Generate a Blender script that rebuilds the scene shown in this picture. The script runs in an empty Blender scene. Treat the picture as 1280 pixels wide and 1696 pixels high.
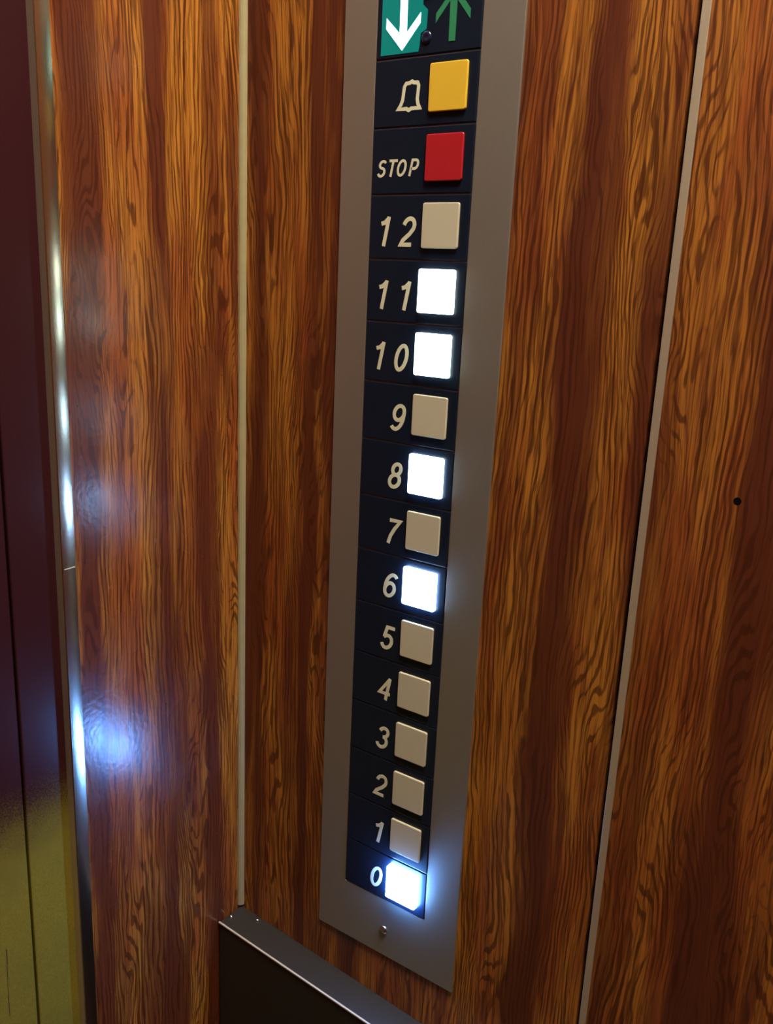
import bpy, bmesh, math, random
from mathutils import Matrix, Vector
C = bpy.context.scene.collection
SC = bpy.context.scene
random.seed(4)

# ------------------------------------------------------------------ camera, light, exposure
P = 0.036                 # metres per button module
X0 = 2.9183               # lift-wall corner, in modules left of the module edge
ZH = 1.44                 # height of the underside of the arrow display
def W(x, y, z):           # module units on the button wall -> metres
    return Vector(((x + X0) * P, y * P, z * P + ZH))
R = ((0.81776, 0.57384, 0.04430), (0.18082, -0.18310, -0.96632), (-0.54640, 0.79824, -0.25350))
cam = bpy.data.cameras.new('camera'); camo = bpy.data.objects.new('camera', cam); C.objects.link(camo)
r0, r1, r2 = (Vector(v) for v in R)
r2.normalize(); r0 = (r0 - r2 * r0.dot(r2)).normalized(); r1 = r2.cross(r0)
m = Matrix((r0, -r1, -r2)).transposed().to_4x4(); m.translation = W(9.0335, -12.37, -3.3353)
camo.matrix_world = m
cam.sensor_fit = 'VERTICAL'; cam.sensor_height = 24; cam.lens = 24 * 1461.96 / 1696
cam.clip_start = 0.01
SC.camera = camo
world = bpy.data.worlds.new('world'); SC.world = world; world.use_nodes = True
world.node_tree.nodes['Background'].inputs[0].default_value = (0.30, 0.27, 0.24, 1)
world.node_tree.nodes['Background'].inputs[1].default_value = 0.05
SC.view_settings.view_transform = 'Standard'; SC.view_settings.look = 'None'
SC.view_settings.gamma = 1; SC.view_settings.use_curve_mapping = False
SC.view_settings.exposure = 0.0
CEIL_EMIT = 58.0          # the ceiling light
CEIL_COL = (1.0, 0.90, 0.74)
LED = {11: (6.0, (.75, .92, .85)), 10: (7.5, (.65, .90, .90)), 8: (11.0, (.45, .72, 1.0)),
       6: (34.0, (.30, .55, 1.0)), 0: (200.0, (.13, .36, 1.0))}     # lit buttons: strength, colour

# ------------------------------------------------------------------ materials
def nt(name):
    mt = bpy.data.materials.new(name); mt.use_nodes = True
    t = mt.node_tree; b = t.nodes['Principled BSDF']
    return mt, t, b
def N(t, kind, **kw):
    n = t.nodes.new(kind)
    for k, v in kw.items():
        if k in n.inputs: n.inputs[k].default_value = v
        else: setattr(n, k, v)
    return n
def math_(t, op, a, b=None, clamp=False):
    n = t.nodes.new('ShaderNodeMath'); n.operation = op; n.use_clamp = clamp
    for i, v in enumerate((a, b)):
        if v is None: continue
        if isinstance(v, (int, float)): n.inputs[i].default_value = v
        else: t.links.new(v, n.inputs[i])
    return n.outputs[0]
def mixc(t, f, a, b, blend='MIX'):
    n = t.nodes.new('ShaderNodeMix'); n.data_type = 'RGBA'; n.blend_type = blend
    for s, v in ((0, f), (6, a), (7, b)):
        if isinstance(v, (int, float)): n.inputs[s].default_value = v
        elif isinstance(v, tuple): n.inputs[s].default_value = (*v, 1)
        else: t.links.new(v, n.inputs[s])
    return n.outputs[2]
def maprange(t, v, a, b, c=0, d=1, smooth=True):
    n = t.nodes.new('ShaderNodeMapRange'); n.interpolation_type = 'SMOOTHSTEP' if smooth else 'LINEAR'
    n.inputs[1].default_value = a; n.inputs[2].default_value = b; n.inputs[3].default_value = c; n.inputs[4].default_value = d
    t.links.new(v, n.inputs[0]); return n.outputs[0]
def noise(t, vec, scale, detail=2, rough=.5, dist=0):
    n = t.nodes.new('ShaderNodeTexNoise'); n.inputs['Scale'].default_value = scale
    n.inputs['Detail'].default_value = detail; n.inputs['Roughness'].default_value = rough
    n.inputs['Distortion'].default_value = dist
    t.links.new(vec, n.inputs['Vector']); return n.outputs[0]
def comb(t, x, y, z):
    n = t.nodes.new('ShaderNodeCombineXYZ')
    for i, v in enumerate((x, y, z)):
        if isinstance(v, (int, float)): n.inputs[i].default_value = v
        else: t.links.new(v, n.inputs[i])
    return n.outputs[0]
def bumpn(t, b, h, dist, strength=1.0):
    n = t.nodes.new('ShaderNodeBump'); n.inputs['Distance'].default_value = dist; n.inputs['Strength'].default_value = strength
    t.links.new(h, n.inputs['Height']); t.links.new(n.outputs[0], b.inputs['Normal'])

def wood(name, axis, bands, seed, rough=.32, bump=0.0):
    """zebrano laminate: warped fine dark lines over honey and red-brown stripes, grain upright"""
    mt, t, b = nt(name)
    geo = t.nodes.new('ShaderNodeNewGeometry')
    sep = t.nodes.new('ShaderNodeSeparateXYZ'); t.links.new(geo.outputs['Position'], sep.inputs[0])
    u = math_(t, 'MULTIPLY', sep.outputs[axis], 1 / P)       # modules
    v = math_(t, 'MULTIPLY', sep.outputs[2], 1 / P)
    def nz(su, sv, detail=2, rough_=.5, off=0):
        return noise(t, comb(t, math_(t, 'MULTIPLY', u, su), math_(t, 'MULTIPLY', v, sv), seed + off), 1, detail, rough_)
    # gentle wander of the whole figure
    w1 = math_(t, 'MULTIPLY', math_(t, 'SUBTRACT', nz(.50, .11, 2, .5, 1), .5), .9)
    w2 = math_(t, 'MULTIPLY', math_(t, 'SUBTRACT', nz(1.6, .42, 3, .55, 2), .5), .36)
    uw = math_(t, 'ADD', u, math_(t, 'ADD', w1, w2))
    # fine lines = contour lines of a warped ramp, closing into eyes here and there
    knot = maprange(t, nz(.85, .16, 1, .5, 7), .46, .70, .30, 1.25)
    swirl = math_(t, 'ADD', math_(t, 'MULTIPLY', nz(1.7, .42, 2, .5, 3), 8.0), math_(t, 'MULTIPLY', nz(7, 1.1, 2, .5, 4), 1.6))
    ph = math_(t, 'ADD', math_(t, 'MULTIPLY', uw, 10.5), math_(t, 'MULTIPLY', swirl, knot))
    s = math_(t, 'SINE', math_(t, 'MULTIPLY', ph, 2 * math.pi))
    wdt = maprange(t, nz(4.5, .45, 3, .6, 5), .36, .66, .80, -.25)
    line = maprange(t, math_(t, 'SUBTRACT', s, wdt), -.1, .65)
    # hair-fine fibre
    uf = math_(t, 'ADD', u, w1)
    fib = noise(t, comb(t, math_(t, 'MULTIPLY', uf, 30), math_(t, 'MULTIPLY', v, .55), seed + 9), 1, 3, .65)
    fibm = maprange(t, fib, .42, .66)
    fl = noise(t, comb(t, math_(t, 'MULTIPLY', math_(t, 'ADD', uf, math_(t, 'MULTIPLY', w2, .5)), 15), math_(t, 'MULTIPLY', v, .4), seed + 15), 1, 2, .5)
    flm = math_(t, 'SUBTRACT', 1.0, maprange(t, math_(t, 'ABSOLUTE', math_(t, 'SUBTRACT', fl, .5)), .0, .045))
    # broad stripes
    br = noise(t, comb(t, math_(t, 'MULTIPLY', uw, 1.45), math_(t, 'MULTIPLY', v, .09), seed + 12), 1, 3, .55)
    broad = maprange(t, br, .40, .64)
    for (c, wd, st) in bands:
        wob = math_(t, 'ADD', u, math_(t, 'MULTIPLY', math_(t, 'SUBTRACT', nz(1.3, .35, 2, .6, 20), .5), .55))
        d = math_(t, 'ABSOLUTE', math_(t, 'SUBTRACT', wob, c))
        g = maprange(t, d, wd * .35, wd, abs(st), 0)
        broad = math_(t, 'ADD' if st > 0 else 'SUBTRACT', broad, g, True)
    blotch = maprange(t, nz(2.2, .28, 2, .5, 30), .38, .68)
    if axis == 0: blotch = math_(t, 'ADD', blotch, maprange(t, u, zjoint, zjoint + .1, 0, .3), True)
    c1 = mixc(t, blotch, (.47, .185, .026), (.33, .088, .018))
    c2 = mixc(t, broad, c1, (.115, .028, .012))
    c3 = mixc(t, math_(t, 'MULTIPLY', fibm, .78), c2, (.105, .024, .008))
    c3 = mixc(t, math_(t, 'MULTIPLY', flm, .62), c3, (.080, .017, .006))
    c4 = mixc(t, math_(t, 'MULTIPLY', line, .74), c3, (.056, .012, .005))
    t.links.new(c4, b.inputs['Base Color'])
    b.inputs['Roughness'].default_value = rough
    b.inputs['IOR'].default_value = 1.5
    pe = noise(t, geo.outputs['Position'], 300, 1, .5)
    t.links.new(maprange(t, nz(1.5, .8, 2, .5, 50), .3, .7, rough - .03, rough + .04), b.inputs['Roughness'])
    if bump: bumpn(t, b, pe, bump, .5)
    return mt

zjoint = 5.03 + X0
def U(x): return x + X0     # band position on the button wall, measured from the corner
WOOD_R = wood('laminate_button_wall', 0, [(U(3.93), .42, .85), (U(-1.2), .2, .7), (U(6.6), .3, .7), (U(3.1), .55, -.5),
              (U(4.6), .35, -.4), (U(5.8), .5, -.4), (U(-2.0), .45, -.6), (U(-.8), .14, .5), (U(2.72), .1, -.4)], 3.7)
WOOD_L = wood('laminate_door_wall', 1, [(-3.6, .35, .9), (-2.05, .3, .55), (-.78, .3, .75), (-2.85, .38, -.6), (-1.32, .3, -.5), (-.4, .15, -.4)],
              41.3, rough=.26, bump=.00016)

def simple(name, col, rough=.5, metal=0.0, bump=None, spec=.5, var=0.0, vscale=60):
    mt, t, b = nt(name)
    b.inputs['Roughness'].default_value = rough; b.inputs['Metallic'].default_value = metal
    b.inputs['Specular IOR Level'].default_value = spec
    tc = t.nodes.new('ShaderNodeNewGeometry').outputs['Position']
    n = noise(t, tc, vscale, 3, .6)
    t.links.new(mixc(t, n, tuple(max(0, c * (1 - var)) for c in col), tuple(c * (1 + var) for c in col)), b.inputs['Base Color'])
    if bump:
        bumpn(t, b, noise(t, tc, bump[0], 2, .6), bump[1], .6)
    return mt
def brushed(name, col, rough, aniso_bump=.00006, speck=.12, metal=1.0):
    mt, t, b = nt(name)
    pos = t.nodes.new('ShaderNodeNewGeometry').outputs['Position']
    mp = t.nodes.new('ShaderNodeMapping'); mp.inputs['Scale'].default_value = (1, 1, .04)
    t.links.new(pos, mp.inputs[0])
    n = noise(t, mp.outputs[0], 2600, 2, .6); n2 = noise(t, pos, 900, 2, .7); n3 = noise(t, pos, 14, 3, .6)
    f = math_(t, 'ADD', math_(t, 'MULTIPLY', n, .5), math_(t, 'MULTIPLY', n2, .5))
    f = math_(t, 'ADD', math_(t, 'MULTIPLY', f, .7), math_(t, 'MULTIPLY', n3, .3))
    t.links.new(mixc(t, f, tuple(c * (1 - speck) for c in col), tuple(c * (1 + speck) for c in col)), b.inputs['Base Color'])
    b.inputs['Metallic'].default_value = metal; b.inputs['Roughness'].default_value = rough
    bumpn(t, b, math_(t, 'ADD', n, n2), aniso_bump, .6)
    return mt
def emit(name, col, strength, base=(.8, .8, .8)):
    mt, t, b = nt(name)
    b.inputs['Base Color'].default_value = (*base, 1)
    b.inputs['Emission Color'].default_value = (*col, 1)
    b.inputs['Emission Strength'].default_value = strength
    b.inputs['Roughness'].default_value = .35
    return mt

M = dict(
    plate=brushed('satin_panel_steel', (.38, .35, .30), .46, metal=.75),
    tile=simple('black_module_plastic', (.006, .011, .024), .36, spec=.3, bump=(900, .00004), var=.2),
    cap=simple('cream_button_plastic', (.60, .55, .40), .38, var=.03),
    yellow=simple('yellow_button_plastic', (.80, .50, .04), .35, var=.03),
    red=simple('red_button_plastic', (.46, .015, .022), .35, var=.03),
    ink=simple('cream_print', (.72, .70, .50), .55, var=.04),
    strip=brushed('polished_jamb_steel', (.66, .60, .48), .20, .00003, .05),
    jamb=brushed('jamb_return_steel', (.62, .52, .38), .4, metal=.65),
    bead=simple('beige_corner_bead', (.34, .29, .15), .4, var=.12, vscale=120),
    inlay=brushed('pale_joint_inlay', (.80, .68, .50), .38, metal=.7),
    rail=brushed('dark_rail_steel', (.038, .031, .025), .48, metal=.4),
    railedge=brushed('pale_line_steel', (.62, .55, .44), .45, metal=.4),
    dark=simple('dark_gap', (.006, .005, .005), .8, spec=0.0),
    screw=simple('screw_steel', (.62, .60, .62), .22, metal=1.0),
    screwdark=simple('dark_blue_screw', (.012, .016, .05), .25, var=.2),
    darkedge=simple('black_rubber', (.012, .012, .014), .5),
    ceiling=simple('ceiling_paint', (.62, .58, .50), .6),
    floor=simple('speckled_floor_vinyl', (.12, .10, .07), .45, var=.3, vscale=300),
)
def door_material():  # maroon above, olive below, with a soft grainy change between
    mt, t, b = nt('maroon_olive_door')
    pos = t.nodes.new('ShaderNodeNewGeometry').outputs['Position']
    sep = t.nodes.new('ShaderNodeSeparateXYZ'); t.links.new(pos, sep.inputs[0])
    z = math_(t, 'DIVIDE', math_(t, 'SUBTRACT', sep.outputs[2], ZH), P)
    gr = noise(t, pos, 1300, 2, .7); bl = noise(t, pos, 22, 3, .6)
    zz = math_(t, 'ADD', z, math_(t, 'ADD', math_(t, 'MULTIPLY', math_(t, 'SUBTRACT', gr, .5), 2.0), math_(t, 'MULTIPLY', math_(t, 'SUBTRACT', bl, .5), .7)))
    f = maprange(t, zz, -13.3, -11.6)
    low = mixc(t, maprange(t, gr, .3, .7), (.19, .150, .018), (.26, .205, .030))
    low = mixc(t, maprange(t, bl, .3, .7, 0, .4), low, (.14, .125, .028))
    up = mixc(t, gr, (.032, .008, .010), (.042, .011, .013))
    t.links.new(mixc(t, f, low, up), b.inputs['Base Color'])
    b.inputs['Roughness'].default_value = .24
    b.inputs['Specular IOR Level'].default_value = .2
    bumpn(t, b, gr, .00006, .4)
    return mt
M['door'] = door_material()

# ------------------------------------------------------------------ mesh helpers
def link(name, bm, mat, parent=None, bevel=0, smooth=False, seg=2):
    bmesh.ops.recalc_face_normals(bm, faces=bm.faces)
    me = bpy.data.meshes.new(name); bm.to_mesh(me); bm.free()
    o = bpy.data.objects.new(name, me); C.objects.link(o)
    if mat: me.materials.append(mat)
    if smooth:
        for p in me.polygons: p.use_smooth = True
    if bevel:
        b = o.modifiers.new('bevel', 'BEVEL'); b.width = bevel; b.segments = seg; b.limit_method = 'ANGLE'
    if parent:
        o.parent = parent; o.matrix_parent_inverse = parent.matrix_world.inverted()
    return o
def box(bm, a, b):
    x0, y0, z0 = (min(a[i], b[i]) for i in range(3)); x1, y1, z1 = (max(a[i], b[i]) for i in range(3))
    v = [bm.verts.new(p) for p in ((x0,y0,z0),(x1,y0,z0),(x1,y1,z0),(x0,y1,z0),(x0,y0,z1),(x1,y0,z1),(x1,y1,z1),(x0,y1,z1))]
    for f in ((0,3,2,1),(4,5,6,7),(0,1,5,4),(1,2,6,5),(2,3,7,6),(3,0,4,7)): bm.faces.new([v[i] for i in f])
def mbox(bm, x0, x1, z0, z1, d0, d1):
    """box on the button wall: module units across and up, d = metres out of the wall"""
    a = W(x0, 0, z0); b = W(x1, 0, z1); box(bm, (a.x, -d0, a.z), (b.x, -d1, b.z))
def prism(bm, pts, d0, d1):
    """outline in module units on the button wall, extruded from d0 to d1 metres out of it"""
    a = [W(x, 0, z) for x, z in pts]
    lo = [bm.verts.new((p.x, -d0, p.z)) for p in a]; hi = [bm.verts.new((p.x, -d1, p.z)) for p in a]
    n = len(a)
    bm.faces.new(lo); bm.faces.new(hi[::-1])
    for i in range(n): bm.faces.new((lo[i], lo[(i+1) % n], hi[(i+1) % n], hi[i]))
def rrect(x0, x1, z0, z1, r, n=5):
    pts = []
    for cx, cz, a0 in ((x1-r, z1-r, 0), (x0+r, z1-r, 90), (x0+r, z0+r, 180), (x1-r, z0+r, 270)):
        for k in range(n + 1):
            a = math.radians(a0 + 90 * k / n); pts.append((cx + r*math.cos(a), cz + r*math.sin(a)))
    return pts
def lathe(bm, prof, centre, n=24):
    """profile of (radius, distance out of the button wall) turned about the wall normal"""
    rings = []
    for r, d in prof:
        if r == 0: rings.append([bm.verts.new((centre.x, -d, centre.z))])
        else: rings.append([bm.verts.new((centre.x + r*math.cos(2*math.pi*k/n), -d, centre.z + r*math.sin(2*math.pi*k/n))) for k in range(n)])
    for a, b in zip(rings, rings[1:]):
        for k in range(n):
            k2 = (k+1) % n
            if len(a) == 1: bm.faces.new((a[0], b[k], b[k2]))
            elif len(b) == 1: bm.faces.new((a[k], a[k2], b[0]))
            else: bm.faces.new((a[k], a[k2], b[k2], b[k]))
def arc(cx, cy, rx, ry, a0, a1, n=14):
    return [(cx + rx*math.cos(math.radians(a0+(a1-a0)*i/n)), cy + ry*math.sin(math.radians(a0+(a1-a0)*i/n))) for i in range(n+1)]
def stroke(bm, pts, th, d0, d1, closed=False):
    n = len(pts); L = []; Rr = []
    for i in range(n):
        p = Vector(pts[i])
        a = Vector(pts[(i-1) % n]) if (closed or i > 0) else None
        c = Vector(pts[(i+1) % n]) if (closed or i < n-1) else None
        d1v = (p - a).normalized() if a is not None else None
        d2v = (c - p).normalized() if c is not None else None
        if d1v is None: d1v = d2v
        if d2v is None: d2v = d1v
        t = (d1v + d2v).normalized(); nn = Vector((-t.y, t.x))
        k = min(1 / max(.35, nn.dot(Vector((-d2v.y, d2v.x)))), 1.9) * th / 2
        L.append(p + nn*k); Rr.append(p - nn*k)
    rng = range(n if closed else n-1)
    def V(q, d): w = W(q.x, 0, q.y); return bm.verts.new((w.x, -d, w.z))
    lo_l = [V(q, d0) for q in L]; lo_r = [V(q, d0) for q in Rr]; hi_l = [V(q, d1) for q in L]; hi_r = [V(q, d1) for q in Rr]
    for i in rng:
        j = (i+1) % n
        bm.faces.new((hi_l[i], hi_l[j], hi_r[j], hi_r[i])); bm.faces.new((lo_l[i], lo_r[i], lo_r[j], lo_l[j]))
        bm.faces.new((lo_l[i], lo_l[j], hi_l[j], hi_l[i])); bm.faces.new((lo_r[i], hi_r[i], hi_r[j], lo_r[j]))
    if not closed:
        bm.faces.new((lo_l[0], hi_l[0], hi_r[0], lo_r[0])); bm.faces.new((lo_l[-1], lo_r[-1], hi_r[-1], hi_l[-1]))
G = {
 '0': [(arc(.30,.5,.215,.43,0,345,23), True)],
 '1': [([(.40,0),(.40,1)], False), ([(.13,.76),(.27,.80),(.38,.92)], False)],
 '2': [(arc(.30,.69,.215,.245,172,-25,12)+[(.38,.42),(.16,.22),(.10,.07),(.54,.07)], False)],
 '3': [(arc(.29,.73,.195,.20,165,-90,12), False), (arc(.29,.30,.22,.235,90,-165,12), False)],
 '4': [([(.42,0),(.42,.97)], False), ([(.41,.92),(.07,.29),(.57,.29)], False)],
 '5': [([(.53,.93),(.18,.93),(.125,.50)], False), (arc(.29,.33,.225,.265,140,-160,14), False)],
 '6': [(arc(.30,.33,.215,.265,0,345,19), True), (arc(.34,.60,.245,.335,42,100,5)+arc(.34,.50,.26,.43,110,180,6)+[(.085,.33)], False)],
 '7': [([(.06,.92),(.53,.92),(.36,.62),(.24,.32),(.20,0)], False)],
 '8': [(arc(.30,.725,.175,.205,0,345,19), True), (arc(.30,.285,.215,.235,0,345,19), True)],
 'S': [(arc(.31,.725,.22,.205,25,270,12)[:-1]+arc(.30,.285,.235,.235,90,-160,12), False)],
 'T': [([(.0,.94),(.62,.94)], False), ([(.31,.94),(.31,0)], False)],
 'O': [(arc(.34,.5,.27,.43,0,345,23), True)],
 'P': [([(.08,0),(.08,.94),(.32,.94)]+arc(.34,.69,.20,.25,80,-80,8)+[(.30,.44),(.08,.44)], False)],
}
G['9'] = [([(.60-x, 1-y) for x, y in s], c) for s, c in G['6']]
def text(bm, s, x0, z0, h, th, d0, d1, adv=.7, slant=.20):
    for k, ch in enumerate(s):
        ox = x0[k] if isinstance(x0, (list, tuple)) else x0 + k*adv*h
        for kk, (pts, closed) in enumerate(G[ch]):
            stroke(bm, [(ox + (x + slant*y)*h, z0 + y*h) for x, y in pts], th, d0, d1 + kk * .00004, closed)
def empty(name, loc, label=None, cat=None, group=None):
    o = bpy.data.objects.new(name, None); C.objects.link(o); o.location = loc
    o.empty_display_size = .02
    bpy.context.view_layer.update()
    tag(o, label, cat, group); return o
def tag(o, label=None, cat=None, group=None, kind=None):
    for k, v in (('label', label), ('category', cat), ('group', group), ('kind', kind)):
        if v: o[k] = v
    return o

# ------------------------------------------------------------------ the lift car
CARX, CARY, CARZ = 1.16, -1.25, 2.14
YD0, YD1 = -4.15 * P, -4.15 * P - .80             # door opening on the left wall
zj0, zj1 = U(4.985) * P, U(5.165) * P               # panel joint on the button wall
bm = bmesh.new()
box(bm, (-.0, 0, 0), (zj0, .02, CARZ)); box(bm, (zj1, 0, 0), (CARX, .02, CARZ)); box(bm, (-.03, .02, 0), (CARX, .03, CARZ))
tag(link('wall_right', bm, WOOD_R), kind='structure')
bm = bmesh.new()
box(bm, (-.02, .02, 0), (0, -3.90 * P, CARZ)); box(bm, (-.02, YD1, 0), (0, CARY, CARZ)); box(bm, (-.02, -3.90 * P, 2.02), (0, YD1, CARZ))
tag(link('wall_left', bm, WOOD_L), kind='structure')
bm = bmesh.new(); box(bm, (CARX, .03, 0), (CARX + .02, CARY, CARZ)); tag(link('wall_opposite', bm, WOOD_L), kind='structure')
bm = bmesh.new(); box(bm, (-.02, CARY, 0), (CARX + .02, CARY - .02, CARZ)); tag(link('wall_rear', bm, WOOD_R), kind='structure')
bm = bmesh.new(); box(bm, (-.12, .03, -.03), (CARX + .02, CARY - .02, 0)); tag(link('floor', bm, M['floor']), kind='structure')
bm = bmesh.new(); box(bm, (-.12, .03, CARZ), (CARX + .02, CARY - .02, CARZ + .03)); tag(link('ceiling', bm, M['ceiling']), kind='structure')
# corner bead, stops on the rail
bm = bmesh.new()
zb = W(0, 0, -17.0).z
hw = .0029
sec = [(0, 0), (hw*1.3, 0), (hw*1.25, -hw*.45), (hw*.9, -hw*.95), (hw*.45, -hw*1.25), (0, -hw*1.3)]
lo = [bm.verts.new((x, y, zb)) for x, y in sec]; hi = [bm.verts.new((x, y, CARZ)) for x, y in sec]
bm.faces.new(lo[::-1]); bm.faces.new(hi)
for i in range(len(sec)):
    j = (i+1) % len(sec); bm.faces.new((lo[i], lo[j], hi[j], hi[i]))
tag(link('trim_1', bm, M['bead']), kind='structure')
# inlay strip in the joint, dark gap left of it
bm = bmesh.new(); box(bm, (zj0 + .0021, .004, 0), (zj1 - .0001, -.0006, CARZ)); tag(link('trim_2', bm, M['inlay'], bevel=.0003), kind='structure')
bm = bmesh.new(); box(bm, (zj0, .012, 0), (zj0 + .0020, .0045, CARZ)); tag(link('trim_3', bm, M['dark']), kind='structure')

# polished jamb strip beside the door: shallow rounded face
bm = bmesh.new()
ya, yb = -3.905 * P, -4.15 * P
pts = []
n = 12; A0, A1 = math.radians(7.5), math.radians(-3.0)
w = ya - yb; x = 0.0008; prof = [(x, ya)]
for k in range(n):
    a = A0 + (A1 - A0) * (k + .5) / n
    dy = w / n
    x += math.tan(a) * dy; prof.append((x, ya - (k+1) * dy))
mn = min(p[0] for p in prof)
prof = [(p[0] + .0006, p[1]) for p in prof]
ring = [(-.0, ya)] + prof + [(prof[-1][0] - .0004, yb - .0006), (-.0060, yb - .0006), (-.0060, ya)]
lo = [bm.verts.new((x, y, 0)) for x, y in ring]; hi = [bm.verts.new((x, y, 2.02)) for x, y in ring]
bm.faces.new(lo[::-1]); bm.faces.new(hi)
for i in range(len(ring)):
    j = (i+1) % len(ring); f = bm.faces.new((lo[i], lo[j], hi[j], hi[i])); f.smooth = 1 <= i <= n
bm.edges.ensure_lookup_table()
for e in bm.edges:
    if len(e.link_faces) == 2 and not (e.link_faces[0].smooth and e.link_faces[1].smooth): e.smooth = False
bm.faces.ensure_lookup_table()
for f in bm.faces:
    cc = f.calc_center_median()
    if abs(cc.y - (yb - .0006)) < .0004 and cc.x < .0012 and len(f.verts) == 4: f.material_index = 1
o4 = link('trim_4', bm, M['strip']); o4.data.materials.append(M['jamb']); tag(o4, kind='structure')
# thin pale bar across the strip
bm = bmesh.new(); box(bm, (.0004, ya - .0008, ZH - 8.10 * P), (max(p[0] for p in prof) + .0002, yb + .0008, ZH - 8.10 * P + .0006))
tag(link('trim_5', bm, M['railedge']), kind='structure')

# sliding door leaves, two flat panels with a dark gap
yg = -4.99 * P
dx = -.12 * P
d = empty('door_1', (dx, (YD0 + YD1) / 2, 0)); tag(d, kind='structure')
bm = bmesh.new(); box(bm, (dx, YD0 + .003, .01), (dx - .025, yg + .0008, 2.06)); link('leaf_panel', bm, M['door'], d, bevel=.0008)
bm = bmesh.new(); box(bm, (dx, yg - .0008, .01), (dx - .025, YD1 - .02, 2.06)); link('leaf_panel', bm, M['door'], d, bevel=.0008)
bm = bmesh.new(); box(bm, (dx - .006, yg + .0008, .01), (dx - .02, yg - .0008, 2.06)); link('gap_seal', bm, M['darkedge'], d)
# small scratch low on the leaf
bm = bmesh.new()
q = [(-5.49, -14.55), (-5.505, -14.85), (-5.515, -15.15), (-5.52, -15.45), (-5.53, -15.9)]
for a, b2 in zip(q, q[1:]):
    box(bm, (dx + .00002, a[0]*P, a[1]*P + ZH), (dx + .00010, b2[0]*P - .0001, b2[1]*P + ZH))
link('scratch', bm, simple('scratch_mark', (.05, .04, .012), .6), d)

# ceiling light
cl = empty('ceiling_light', (.46, -.245, CARZ), 'square frosted ceiling light set near the button wall of the lift car', 'ceiling light')
bm = bmesh.new()
LX0, LX1, LY0, LY1 = .25, .67, -.09, -.40
for (a, b2) in (((LX0,LY0),(LX1,LY0-.02)), ((LX0,LY1),(LX1,LY1+.02)), ((LX0,LY0),(LX0+.02,LY1)), ((LX1-.02,LY0),(LX1,LY1))):
    box(bm, (a[0], a[1], CARZ), (b2[0], b2[1], CARZ - .025))
link('light_frame', bm, M['plate'], cl)
bm = bmesh.new(); box(bm, (LX0+.02, LY0-.02, CARZ - .002), (LX1-.02, LY1+.02, CARZ - .016))
link('diffuser', bm, emit('ceiling_diffuser', CEIL_COL, CEIL_EMIT), cl)

# ------------------------------------------------------------------ control panel
cp = empty('elevator_control_panel', W(.97, 0, -16.26), 'tall grey metal lift button panel on the wood wall, with black modules', 'control panel')
PL, PR, PB, PT = -.64, 2.583, -16.262, 3.2
TW, TT = 1.894, 1.12
tp = .0016               # plate thickness
bm = bmesh.new()
gx, gz = [PL, 0, TW, PR], [PB, -15.0, TT, PT]
def gv(i, j, d): p = W(gx[i], 0, gz[j]); return (p.x, -d, p.z)
fv = {(i, j): bm.verts.new(gv(i, j, tp)) for i in range(4) for j in range(4)}
bv = {(i, j): bm.verts.new(gv(i, j, 0)) for i in range(4) for j in range(4)}
for i in range(3):
    for j in range(3):
        if (i, j) == (1, 1): continue
        for q in (fv, bv): bm.faces.new((q[i, j], q[i+1, j], q[i+1, j+1], q[i, j+1]))
loops = [[(0,0),(1,0),(2,0),(3,0),(3,1),(3,2),(3,3),(2,3),(1,3),(0,3),(0,2),(0,1)], [(1,1),(2,1),(2,2),(1,2)]]
for lp in loops:
    for k in range(len(lp)):
        a_, b_ = lp[k], lp[(k+1) % len(lp)]
        bm.faces.new((fv[a_], fv[b_], bv[b_], bv[a_]))
link('face_plate', bm, M['plate'], cp, bevel=.00025)
bm = bmesh.new(); mbox(bm, .002, TW - .002, -14.998, TT - .002, .0001, .00069); link('backing_strip', bm, M['plate'], cp)
bm = bmesh.new()
lathe(bm, [(.0033, tp), (.0033, tp + .0004), (.0028, tp + .0011), (.0015, tp + .0016), (0, tp + .0017)], W(.985, 0, -15.68))
tag(link('screw', bm, M['screw'], cp, smooth=True), 'small domed steel screw below the 0 button')

td = tp + .0003          # module face
def module(name, i, label, h0=1.0):
    """black module i rows below the arrow display"""
    bm = bmesh.new(); mbox(bm, .012, TW - .012, -(i+1) + .009, -i - .009 if h0 == 1 else h0, .0007, td)
    return tag(link(name, bm, M['tile'], cp, bevel=.0005), label)
def cap(i, mat, parent, label=None, h=.0015):
    bm = bmesh.new(); prism(bm, rrect(1.050, 1.716, -(i + .815), -(i + .130), .035), td - .0003, td + h)
    o = link('button_cap', bm, mat, parent, bevel=.0005, seg=3)
    if label: tag(o, label)
    return o
PD0, PD1 = td - .0001, td + .00012
for i, num in [(k + 2, 12 - k) for k in range(13)]:
    lit = num in LED
    t = module('button_module', i, 'black module of floor %d with a %s button' % (num, 'glowing white' if lit else 'dull cream'))
    if lit:
        mt = emit('lit_button_%d' % num, LED[num][1], LED[num][0])
    else: mt = M['cap']
    cap(i, mt, t, 'glowing white square button' if lit else None, .0036 if num == 0 else .0024 if lit else .0015)
    bm = bmesh.new()
    s = str(num); zb_ = -(i + .797)
    xs = {'12': [.115, .585], '11': [.125, .575], '10': [.118, .575], '1': [.565]}.get(s, [.572])
    text(bm, s, xs, zb_, .462, .066, PD0, PD1)
    link('floor_number', bm, M['ink'], t)
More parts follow.
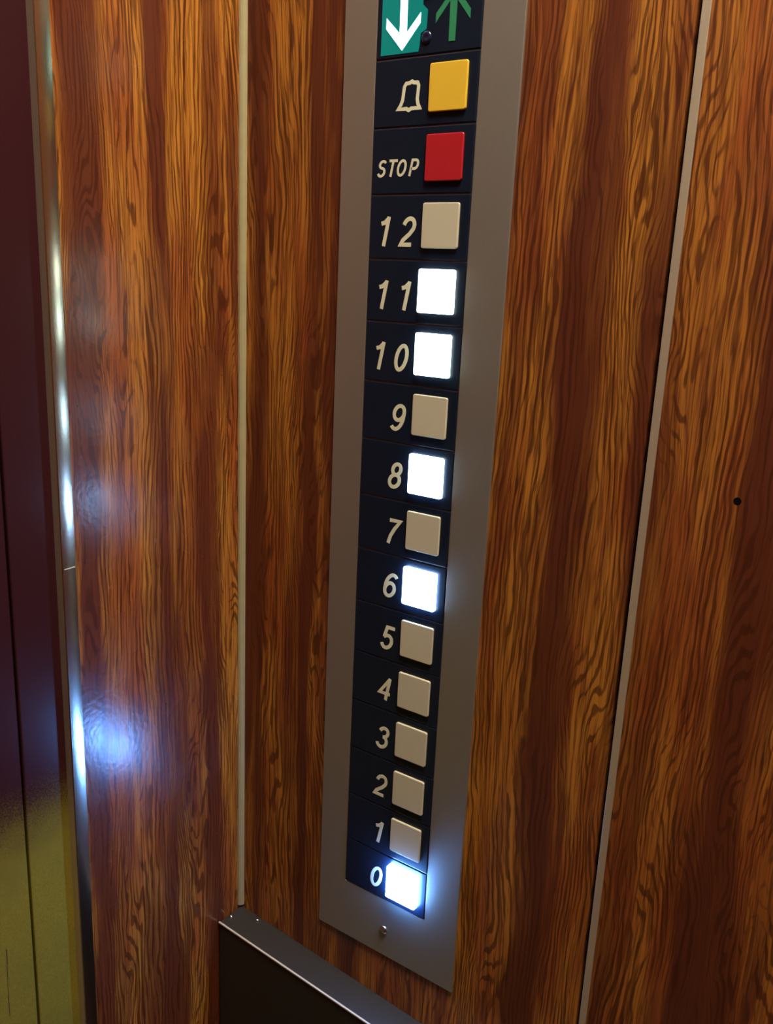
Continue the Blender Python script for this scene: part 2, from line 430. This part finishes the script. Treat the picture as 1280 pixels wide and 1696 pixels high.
# bell and stop modules
t = module('button_module', 0, 'black module with a bell sign and a yellow button')
cap(0, M['yellow'], t, 'yellow square alarm button')
bm = bmesh.new()
b0, b1, c0, c1 = .485, .885, -.765, -.33
bell = [(.0,.07),(.10,.20),(.16,.36),(.17,.80),(.24,.90),(.40,.91),(.50,.955),(.60,.91),(.76,.90),(.83,.80),(.84,.36),(.90,.20),(1.0,.07),(.62,.07),(.5,.015),(.38,.07)]
sl = lambda x, y: (b0 + x*(b1-b0) + .045*(y-.3), c0 + y*(c1-c0))
stroke(bm, [sl(*q) for q in bell], .056, PD0, PD1, True)
link('bell_sign', bm, M['ink'], t)
t = module('button_module', 1, 'black module reading STOP with a red button')
cap(1, M['red'], t, 'red square stop button')
bm = bmesh.new(); text(bm, 'STOP', [.105, .300, .478, .722], -1.728, .255, .040, PD0, PD1, slant=.22)
link('stop_lettering', bm, M['ink'], t)
# arrow display
t = module('arrow_display', -1, 'black direction display with green arrows, the down arrow lit', h0=TT - .01)
bm = bmesh.new()
prism(bm, [(.10,.06),(.80,.06),(.815,.13),(.83,.31),(.93,.36),(.94,.62),(.85,.70),(.84,1.0),(.10,1.0)], td - .0002, td + .0002)
tag(link('lit_window', bm, emit('teal_backlight', (.0, .13, .115), 1.0, (.0, .10, .08)), t), 'teal backlit window')
def arrow(bm, pts, d0, d1): prism(bm, pts, d0, d1)
bm = bmesh.new()
arrow(bm, [(.50,.10),(.82,.455),(.82,.60),(.575,.345),(.572,1.0),(.437,1.0),(.445,.345),(.19,.585),(.19,.43)], td + .0001, td + .0004)
tag(link('down_arrow', bm, emit('lit_arrow', (.62, 1.0, .95), 2.2), t), 'glowing white down arrow')
bm = bmesh.new()
arrow(bm, [(1.335,.15),(1.445,.15),(1.450,.70),(1.685,.42),(1.685,.55),(1.40,.89),(1.09,.55),(1.09,.42),(1.330,.70)], td - .0002, td + .0002)
tag(link('up_arrow', bm, simple('green_arrow_print', (.03, .24, .11), .4), t), 'dim green up arrow')
for zz, xx in ((.245, .94), (.86, .93)):
    bm = bmesh.new()
    lathe(bm, [(.0032, td - .0002), (.0032, td + .0005), (.0022, td + .0009), (.0012, td + .0008), (0, td + .0003)], W(xx, 0, zz))
    link('screw', bm, M['screwdark'], t, smooth=True)

# ------------------------------------------------------------------ rail along the foot of the button wall
hr = empty('bumper_rail', W(-2.85, 0, -17.05), 'dark steel box rail below the button panel, starting in the corner', 'handrail')
def railbox(bm, s0, s1, y0, y1, drop0, drop1):
    """length in modules from the corner; the rail leans down to the right by a few degrees"""
    def q(s, y, dz): return Vector((s * P, y * P, ZH + (-17.06 - .062 * s + dz) * P))
    v = []
    for s in (s0, s1):
        for y, dz in ((y0, drop0), (y1, drop0), (y1, drop1), (y0, drop1)): v.append(bm.verts.new(q(s, y, dz)))
    for f in ((0,1,2,3),(7,6,5,4),(0,4,5,1),(1,5,6,2),(2,6,7,3),(3,7,4,0)): bm.faces.new([v[i] for i in f])
bm = bmesh.new(); railbox(bm, .03, 27, 0, -.70, 0, -4.2); link('rail_body', bm, M['rail'], hr, bevel=.0006)
bm = bmesh.new(); railbox(bm, .03, 27, -.682, -.722, .022, -.018); link('edge_highlight', bm, M['railedge'], hr, bevel=.0004)  # pale sliver that paints in the highlight along the rail's front edge
for s_, y_ in ((.12, -.42), (.62, -.12)):
    bm = bmesh.new()
    cx, cy, cz = s_ * P, y_ * P, ZH + (-17.06 - .062 * s_) * P
    rr = .0016; nn = 12
    prev = None
    for rad, h in ((rr, -.0003), (rr, .0008), (rr*.6, .0016)):
        ring_ = [bm.verts.new((cx + rad*math.cos(2*math.pi*k/nn), cy + rad*math.sin(2*math.pi*k/nn), cz + h)) for k in range(nn)]
        if prev:
            for k in range(nn): bm.faces.new((prev[k], prev[(k+1) % nn], ring_[(k+1) % nn], ring_[k]))
        prev = ring_
    bm.faces.new(prev)
    link('screw', bm, M['screw'], hr, smooth=True)

# empty screw hole in the laminate
hc = W(6.345, 0, -6.03)
bm = bmesh.new()
lathe(bm, [(.0019, -.0002), (.0019, .00010), (0, .00012)], hc, 14)
sh = link('screw_hole', bm, M['dark'])
tag(sh, 'small dark empty screw hole in the wood wall right of the joint', 'hole')
